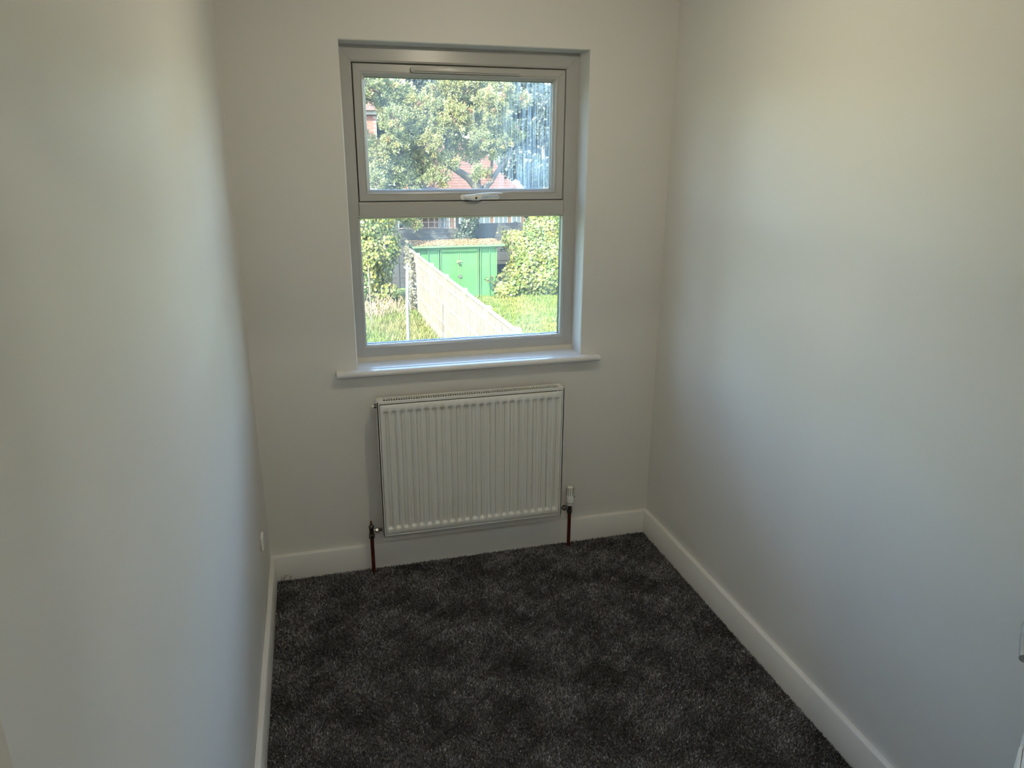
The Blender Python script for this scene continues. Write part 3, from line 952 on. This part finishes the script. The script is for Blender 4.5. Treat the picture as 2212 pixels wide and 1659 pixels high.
# ---------------------------------------------------------------- foliage masses
def scatter_mass(name, boxes, nper, size, cols, front=(-.25, -.75, .45), parent=None, broad=True, droop=0.0, jitter=.6):
    """leaves spread over the skin of several ellipsoids (cx,cy,cz,rx,ry,rz,weight)"""
    Ps, Ds, Ss, Cs = [], [], [], []
    for (cx, cy, cz, rx, ry, rz, wgt) in boxes:
        n = int(nper * wgt)
        u = unit(rng.normal(0, 1, (n, 3)))
        u[:, 1] = np.where(rng.uniform(0, 1, n) < .75, -np.abs(u[:, 1]), u[:, 1])
        rad_ = rng.uniform(.72, 1.06, (n, 1))
        p = np.array([[cx, cy, cz]]) + u * np.array([[rx, ry, rz]]) * rad_
        nn = unit(u + np.array([front]) * .7 + rng.normal(0, jitter, (n, 3)))
        d = unit(np.cross(nn, rng.normal(0, 1, (n, 3))) + np.array([[0, 0, -droop]]))
        Ps.append(p); Ds.append(d); Ss.append(np.cross(nn, d))
        t = np.clip(rng.uniform(0, 1, (n, 1)) + .35 * wave(p[:, 0] * 3, p[:, 2] * 3, 44, 2.0)[:, None], 0, 1)
        cc = np.array([cols[0]]) * (1 - t) + np.array([cols[1]]) * t
        Cs.append(cc * np.exp(rng.normal(0, .18, (n, 1))))
    P, D, S, C = map(np.concatenate, (Ps, Ds, Ss, Cs))
    k = P[:, 2] > G + .02
    P, D, S, C = P[k], D[k], S[k], C[k]
    L = rng.uniform(size[0], size[1], len(P))
    return leaves(name, P, D, S, L, L * rng.uniform(.6, .9, len(P)), np.clip(C, 0, 2), 'leaf', parent, broad, cup=-.15)

def stems(name, parent, bases, tips, r, m='twig'):
    mb = MB()
    for b, t in zip(bases, tips):
        b, t = Vector(b), Vector(t)
        mid = (b + t) / 2 + Vector((random.uniform(-.1, .1), random.uniform(-.1, .1), .1))
        mb.tube([b, mid, t], [r, r * .7, r * .35], 6)
    return tag(mb.build(name, m, parent, smooth=True))

ivy = thing('ivy_hedge', (7.2, 19.4, G), 'dense yellow-green ivy hedge right of the shed', 'hedge')
scatter_mass('ivy_foliage', [
    (6.25, 19.3, -2.25, .55, .45, .40, .55), (6.05, 19.0, -2.40, .35, .30, .25, .25), (6.75, 19.3, -1.90, .60, .55, .70, .9), (7.0, 19.6, -1.25, .65, .6, .65, .9),
    (7.35, 19.3, -2.10, .7, .65, .55, .9), (7.7, 19.5, -1.45, .75, .65, .75, 1.1), (7.6, 19.9, -.70, .75, .6, .70, 1.0), (8.35, 19.4, -1.9, .8, .7, .75, 1.0), (8.4, 19.8, -.6, .85, .7, .85, 1.0), (8.2, 20.0, .2, .8, .6, .6, .7),
    (6.65, 20.1, -.98, .45, .35, .30, .25)],
    4300, (.06, .115), ((.36, .58, .10), (.82, .78, .13)), parent=ivy)
bs, tps = [], []
for k in range(26):
    x = random.uniform(6.2, 8.6)
    bs.append((x, 19.5 + random.uniform(-.2, .4), G))
    tps.append((x + random.uniform(-.5, .5), 19.3 + random.uniform(-.3, .3), G + random.uniform(.8, 2.4)))
stems('ivy_stems', ivy, bs, tps, .018)['kind'] = 'stuff'
# thin shoots reaching over the shed end
P, D, S, C = [], [], [], []
for (x0, z0, x1, z1, y) in ((6.75, -1.35, 5.95, -1.05, 19.6), (6.7, -1.2, 6.0, -.85, 19.8), (6.35, -1.35, 5.85, -2.0, 19.0), (6.2, -2.05, 5.35, -1.92, 18.95), (6.6, -1.0, 6.1, -.55, 20.0)):
    n = 60
    t = rng.uniform(0, 1, n)
    p = np.stack([x0 + (x1 - x0) * t, np.full(n, y), z0 + (z1 - z0) * t + .08 * np.sin(t * 5)], 1) + rng.normal(0, .05, (n, 3))
    P.append(p); D.append(rng.normal(0, 1, (n, 3))); S.append(rng.normal(0, 1, (n, 3)) + np.array([[0, -.3, .3]]))
P, D, S = map(np.concatenate, (P, D, S))
tt = rng.uniform(0, 1, (len(P), 1))
leaves('ivy_shoots', P, D, S, rng.uniform(.06, .11, len(P)), rng.uniform(.05, .08, len(P)), np.array([[.38, .48, .12]]) * (1 - tt) + np.array([[.66, .52, .08]]) * tt, 'leaf', ivy, True)

vine = thing('vine_shrub', (2.0, 18.6, G), 'tall loose yellow-green vine at the left edge of the garden', 'shrub')
scatter_mass('vine_foliage', [
    (1.75, 18.4, -.15, .55, .5, .70, .9), (2.25, 18.6, .05, .50, .5, .5, .6), (1.70, 18.2, -1.0, .50, .5, .6, .8), (2.25, 18.5, -.9, .45, .45, .65, .55), (1.65, 18.2, -1.7, .50, .45, .5, .45), (2.2, 18.6, -1.55, .35, .4, .4, .25), (2.62, 18.9, -.75, .25, .3, .45, .12), (1.2, 18.3, -.7, .5, .5, 1.2, .6), (1.9, 18.6, .30, .6, .5, .35, .5), (2.1, 18.3, -2.15, .6, .4, .35, .15)],
    1350, (.06, .115), ((.36, .54, .12), (.98, .88, .20)), parent=vine, droop=.8)
bs, tps = [], []
for k in range(24):
    x = random.uniform(1.3, 2.5)
    bs.append((x, 18.7 + random.uniform(-.2, .3), G))
    tps.append((x + random.uniform(-.4, .5), 18.6 + random.uniform(-.3, .3), random.uniform(-1.4, .6)))
stems('vine_stems', vine, bs, tps, .016)['kind'] = 'stuff'

# ivy on the shaded end of the pale fence
efo = thing('fence_ivy', (3.0, 18.1, G), 'dry ivy climbing the shaded far end of the pale fence', 'ivy')
scatter_mass('fence_ivy_leaves', [(2.93, 17.9, -1.7, .10, .7, .8, .30), (2.96, 18.5, -1.2, .10, .4, .5, .2), (2.95, 17.6, -2.2, .12, .5, .4, .2)], 1200, (.05, .09), ((.40, .38, .20), (.60, .52, .34)), front=(-.8, -.3, .3), parent=efo)

# ---------------------------------------------------------------- the big tree behind the shed
tree = thing('garden_tree', (5.1, 20.75, G), 'large tree with grey-green feathery foliage behind the shed', 'tree')
tk = MB()
tk.tube([(5.08, 20.75, G), (5.14, 20.7, -1.6), (5.25, 20.65, -.8), (5.44, 20.6, -.06), (5.56, 20.6, .42), (5.48, 20.55, .72), (5.22, 20.5, .96), (4.79, 20.3, 1.20), (4.25, 20.1, 1.52), (3.6, 20.0, 1.95)], [.24, .22, .205, .20, .20, .165, .125, .095, .07, .04], 14)
tk.build('trunk', 'bark', tree, smooth='all')
for pts, rr in ((((5.60, 20.62, .10), (5.74, 20.7, .58), (5.99, 20.7, .83), (6.26, 20.7, 1.21), (6.56, 20.7, 1.57), (6.8, 20.7, 2.1)), (.15, .11, .085, .065, .045, .02)),
                (((5.50, 20.58, .5), (5.50, 20.5, .94), (5.52, 20.4, 1.3), (5.45, 20.3, 2.0), (5.3, 20.2, 3.0)), (.14, .11, .08, .055, .03)),
                (((5.99, 20.7, .80), (5.98, 20.6, 1.2), (6.02, 20.5, 1.7), (6.2, 20.4, 2.5)), (.06, .05, .04, .02)),
                (((4.79, 20.3, 1.2), (4.5, 20.3, 1.9), (4.4, 20.3, 2.8), (4.5, 20.2, 3.8)), (.075, .06, .045, .02)),
                (((4.25, 20.1, 1.5), (3.5, 20.1, 2.2), (3.1, 20.0, 3.1), (2.8, 20.0, 4.2)), (.06, .05, .035, .02)),
                (((3.6, 20.0, 1.9), (2.9, 19.9, 1.5), (2.3, 19.8, 1.5), (1.5, 20.0, 1.8)), (.045, .035, .025, .012))):
    MB().tube(pts, list(rr), 10).build('branch', 'bark', tree, smooth='all')
lobes = [(2.233, 19.53, 3.49, .63), (2.93, 20.08, 3.18, .60), (3.62, 19.77, 2.86, .56), (4.455, 20.19, 3.41, .60), (5.17, 20.23, 3.56, .62), (5.565, 19.22, 3.06, .48), (2.80, 19.12, 2.56, .44),
         (3.40, 20.6, 2.43, .66), (3.91, 19.57, 2.41, .50), (4.66, 19.52, 2.67, .50), (5.59, 20.89, 2.56, .42), (6.21, 19.95, 2.49, .31), (6.84, 20.6, 2.24, .23), (2.41, 19.96, 1.63, .57), (3.13, 20.25, 1.70, .56),
         (2.085, 19.37, .93, .44), (2.82, 20.24, .96, .55), (3.69, 20.66, .98, .42), (3.935, 20.04, 1.54, .34), (5.41, 20.43, 1.64, .33), (5.92, 20.31, 1.78, .30), (5.485, 19.9, 1.06, .30), (6.495, 20.46, 3.18, .24), (4.49, 20.16, 1.86, .30),
         (6.09, 19.64, 2.04, .26), (1.44, 19.16, 3.27, .68), (1.43, 20.66, 1.95, .73), (3.63, 19.95, 4.49, .71), (5.08, 20.39, 4.59, .72), (2.39, 20.68, 4.71, .88), (.81, 20.39, .90, .72), (6.16, 20.76, 4.15, .44), (4.05, 19.80, 0.93, 0.37), (4.39, 19.68, 1.41, 0.34), (3.87, 19.38, 1.99, 0.39), (5.09, 20.33, 1.81, 0.35), (5.28, 19.21, 2.10, 0.30), (4.58, 19.85, 2.20, 0.37), (3.45, 20.37, 1.50, 0.49), (2.78, 19.30, 2.02, 0.40), (4.27, 20.00, 2.88, 0.45), (5.85, 19.25, 2.81, 0.33), (6.03, 19.69, 3.54, 0.36), (6.87, 20.11, 3.26, 0.23), (5.96, 20.40, 2.63, 0.34), (5.69, 20.20, 2.22, 0.30), (2.70, 20.00, 1.30, 0.50), (3.32, 20.10, 0.87, 0.40), (5.13, 20.60, 2.33, .36), (4.89, 20.70, 2.63, .34), (3.22, 19.6, -.30, .16), (2.95, 19.5, -.12, .20), (3.42, 19.6, -.38, .12)]
P, D, S, C, Ln = [], [], [], [], []
tw = MB()
yel_seed = random.Random(4)
for (cx, cy, cz, r) in lobes:
    ntuft = max(12, int(260 * r * r + 40 * r))
    u = unit(rng.normal(0, 1, (ntuft, 3)) + np.array([[0, -.5, .25]]))
    q = np.array([[cx, cy, cz]]) + u * r * rng.uniform(.55, 1.08, (ntuft, 1)) * np.array([[1.05, .95, .85]])
    lobe_y = yel_seed.random() ** 2
    for i in range(ntuft):
        nl = 46
        ax = unit(u[i:i + 1] + rng.normal(0, .35, (1, 3)))
        d = unit(ax + rng.normal(0, .75, (nl, 3)))
        P.append(np.repeat(q[i:i + 1], nl, 0) + rng.normal(0, .035, (nl, 3)) + ax * rng.uniform(-.06, .04, (nl, 1)))
        D.append(d)
        S.append(rng.normal(0, 1, (nl, 3)))
        yl = min(1, max(0, lobe_y * .30 + (.70 if yel_seed.random() < .07 else 0) + yel_seed.uniform(-.12, .20)))
        g = np.array([.84, .98, .44]) * (1 - yl) + np.array([1.6, 1.35, .42]) * yl
        if yel_seed.random() < .03:
            g = np.array([1.1, .62, .34])
        C.append(np.repeat(g[None], nl, 0) * np.exp(rng.normal(0, .2, (nl, 1))))
        Ln.append(rng.uniform(.045, .100, nl))
        if i % 3 == 0:
            c0 = Vector((cx, cy, cz)) + Vector((random.uniform(-.2, .2), random.uniform(-.1, .2), -.3 * r))
            tip = Vector(q[i])
            tw.tube([c0, (c0 + tip) / 2 + Vector((0, 0, .05)), tip], [.014, .010, .005], 4, False)
P, D, S, C = map(np.concatenate, (P, D, S, C))
Ln = np.concatenate(Ln)
leaves('tree_foliage', P, D, S, Ln, Ln * .34, np.clip(C, 0, 2.4), 'leaf', tree)
tag(tw.build('twigs', 'twig', tree), kind='stuff')
# dark ivy wrapped round the foot of the trunk
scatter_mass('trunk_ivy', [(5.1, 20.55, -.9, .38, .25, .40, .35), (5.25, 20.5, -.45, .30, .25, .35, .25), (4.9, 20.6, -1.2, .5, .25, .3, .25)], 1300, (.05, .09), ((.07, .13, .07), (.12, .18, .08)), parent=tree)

# ---------------------------------------------------------------- trees beyond, leaf tints darkened to imitate shade and haze
def far_tree(x, y, h, cr, label, n, cols, name='far_tree', ls=(.16, .28)):
    t = thing(name, (x, y, G), label, 'tree', 'trees beyond the houses')
    MB().tube([(x, y, G), (x + .1, y, G + h * .3), (x - .1, y, G + h * .6), (x, y, G + h * .9)], [.16, .13, .09, .04], 10).build('trunk', 'bark', t, smooth='all')
    bx = []
    r2 = random.Random(int(x * 7 + y))
    for k in range(13):
        a = r2.uniform(0, 6.28)
        rr = cr * math.sqrt(r2.random()) * .75
        zz = G + h * r2.uniform(.35, .95)
        sc = cr * r2.uniform(.28, .42)
        bx.append((x + math.cos(a) * rr, y + math.sin(a) * rr * .7, zz, sc, sc, sc * .8, 1))
    scatter_mass('crown', bx, n, ls, cols, parent=t)
    return t
far_tree(10.6, 29.5, 7.2, 2.2, 'shady dark tree behind the right end of the roof', 1700, ((.05, .09, .05), (.10, .15, .07)), ls=(.10, .17))
far_tree(12.9, 35, 7.9, 2.6, 'dark tree against the sky at the right of the upper pane', 1300, ((.05, .08, .06), (.10, .15, .08)), ls=(.12, .20))
far_tree(6.6, 42, 11.0, 3.4, 'far bluish tree showing through the gap in the big tree', 1300, ((.05, .08, .07), (.09, .13, .08)))
far_tree(12.2, 45.0, 10.8, 3.4, 'far dark tree behind the ridge of the tiled roof', 1300, ((.05, .08, .07), (.10, .14, .08)))
far_tree(1.4, 37, 9.6, 3.0, 'far dark tree behind the brick house', 900, ((.05, .08, .06), (.10, .14, .07)))
far_tree(8.9, 23.6, 3.9, 1.5, 'dark leafy bush rising behind the ivy hedge', 1500, ((.05, .10, .05), (.11, .18, .07)), ls=(.08, .14))
far_tree(4.1, 29.4, 5.4, 1.1, 'dark green bush between the brick house and the tiled house', 1300, ((.05, .09, .05), (.10, .15, .07)), ls=(.10, .17))
far_tree(4.7, 48.5, 10.6, 2.5, 'far dark tree just right of the brick house', 1500, ((.05, .08, .07), (.09, .13, .08)))
far_tree(9.4, 50.5, 10.6, 2.6, 'farthest dark tree behind the middle of the big tree', 1500, ((.05, .08, .07), (.09, .13, .08)))
far_tree(11.8, 22.5, 8.8, 2.6, 'unseen tall tree added right of the ivy hedge to cut sky light', 420, ((.08, .14, .07), (.16, .22, .09)))  # right-hand trees added out of view to cut daylight on the left wall
far_tree(14.8, 27, 9.8, 3.2, 'unseen tall tree added further right than the ivy hedge to cut sky light', 420, ((.08, .13, .07), (.15, .20, .09)))
far_tree(18.2, 23, 10.0, 3.4, 'unseen broad tree added at the far right to cut sky light', 420, ((.08, .13, .07), (.15, .20, .09)))
far_tree(-2.6, 24, 9.2, 3.2, 'unseen tall tree added left of the vine to cut sky light', 420, ((.08, .13, .07), (.15, .20, .09)))  # left-hand trees added out of view to cut daylight on the right wall
far_tree(-9.6, 22.5, 9.6, 3.2, 'unseen broad tree added at the far left to cut sky light', 420, ((.08, .13, .07), (.15, .20, .09)))
far_tree(-14.0, 17, 9.6, 3.0, 'unseen outermost tree added at the far left to cut sky light', 420, ((.08, .13, .07), (.15, .20, .09)))

# ---------------------------------------------------------------- tiled house
hs = thing('tiled_house', (9, 31, G), 'brick house with pink clay tiled roof behind the garden', 'house')
H0, H1, HY0, HY1, HE, HR = 5.2, 10.2, 31.0, 39.0, -.55, 2.35
MB().box(H0, H1, HY0, HY1, G, HE).build('house_wall', 'housewall', hs)
ncr = 27
RL = 4.6
rr = (HR - HE) / RL
crs = MB()
for i in range(ncr):
    t0, t1 = i / ncr, (i + 1) / ncr
    y0, y1 = HY0 - .35 + (RL + .35) * t0, HY0 - .35 + (RL + .35) * t1
    z0, z1 = HE - .22 + (HR - HE + .22) * t0, HE - .22 + (HR - HE + .22) * t1
    ins0 = 1.9 * t0
    MB().add([(H0 - .3 + ins0, y0, z0), (H1 + .3 - ins0, y0, z0), (H1 + .3 - ins0, y1, z1), (H0 - .3 + ins0, y1, z1),
              (H0 - .3 + ins0, y0, z0 + .05), (H1 + .3 - ins0, y0, z0 + .05), (H1 + .3 - ins0, y1 + .03, z1 + .02), (H0 - .3 + ins0, y1 + .03, z1 + .02)],
             [(0, 3, 2, 1), (4, 5, 6, 7), (0, 1, 5, 4), (1, 2, 6, 5), (2, 3, 7, 6), (3, 0, 4, 7)]).build('tile_course', 'rooftile', hs)
MB().prism([(HY0 + RL, HR - .1), (HY1 + .3, HE - .2), (HY1 + .3, HE - .1), (HY0 + RL, HR + .02)], 'x', H0 + 1.6, H1 - 1.6).build('rear_roof', 'rooftile', hs)
MB().box(H0 - .3, H1 + .3, HY0 - .40, HY0 - .34, HE - .26, HE - .12).build('gutter', 'render', hs)
for (x, wd) in ((6.0, .55), (6.75, .5), (7.55, .9), (8.6, .7), (9.45, .5)):
    wf = MB().box(x, x + wd, HY0 - .05, HY0 + .02, -1.75, -1.0).build('house_window', 'render', hs, bevel=.01, seg=1)
    k = 2 if wd < .6 else 3
    for j in range(k):
        a = x + .05 + j * (wd - .05) / k
        MB().box(a, a + (wd - .05) / k - .05, HY0 - .056, HY0 - .04, -1.69, -1.06).build('window_pane', 'darkglass', wf)

# ---------------------------------------------------------------- brick house at the left, behind the tree
bh = thing('brick_house', (1.2, 27.4, G), 'red brick house glimpsed left behind the tree', 'house')
BHo = org(bh)
MB().box(-3.0, 3.08, 27.4, 33, G, 3.05).build('mortar_wall', 'mortar', bh)
bkm = MB().box(0, .215, -.012, .05, 0, .065).mesh('brick', bevel=.004, seg=1)
bkm.materials.append(M['brick'])
for row in range(14):
    z = 2.10 + row * .075
    for k in range(9):
        x = 1.05 + k * .225 + (.1125 if row % 2 else 0)
        if x + .215 < 3.10:
            child('brick', bkm, bh, Vector((x, 27.4, z)) - BHo)
MB().box(-3.1, 3.1, 27.15, 27.6, 3.05, 3.22).build('white_eaves', 'render', bh, bevel=.01, seg=1)
MB().prism([(27.0, 3.2), (30.2, 5.0), (33.4, 3.2)], 'x', -3.1, 3.1).build('house_roof', 'rooftile', bh)
wf = MB().box(1.2, 2.85, 27.34, 27.42, .9, 2.08).build('house_window', 'render', bh, bevel=.01, seg=1)
for j in range(3):
    MB().box(1.26 + j * .52, 1.26 + j * .52 + .46, 27.33, 27.36, .98, 2.0).build('window_pane', 'darkglass', wf)
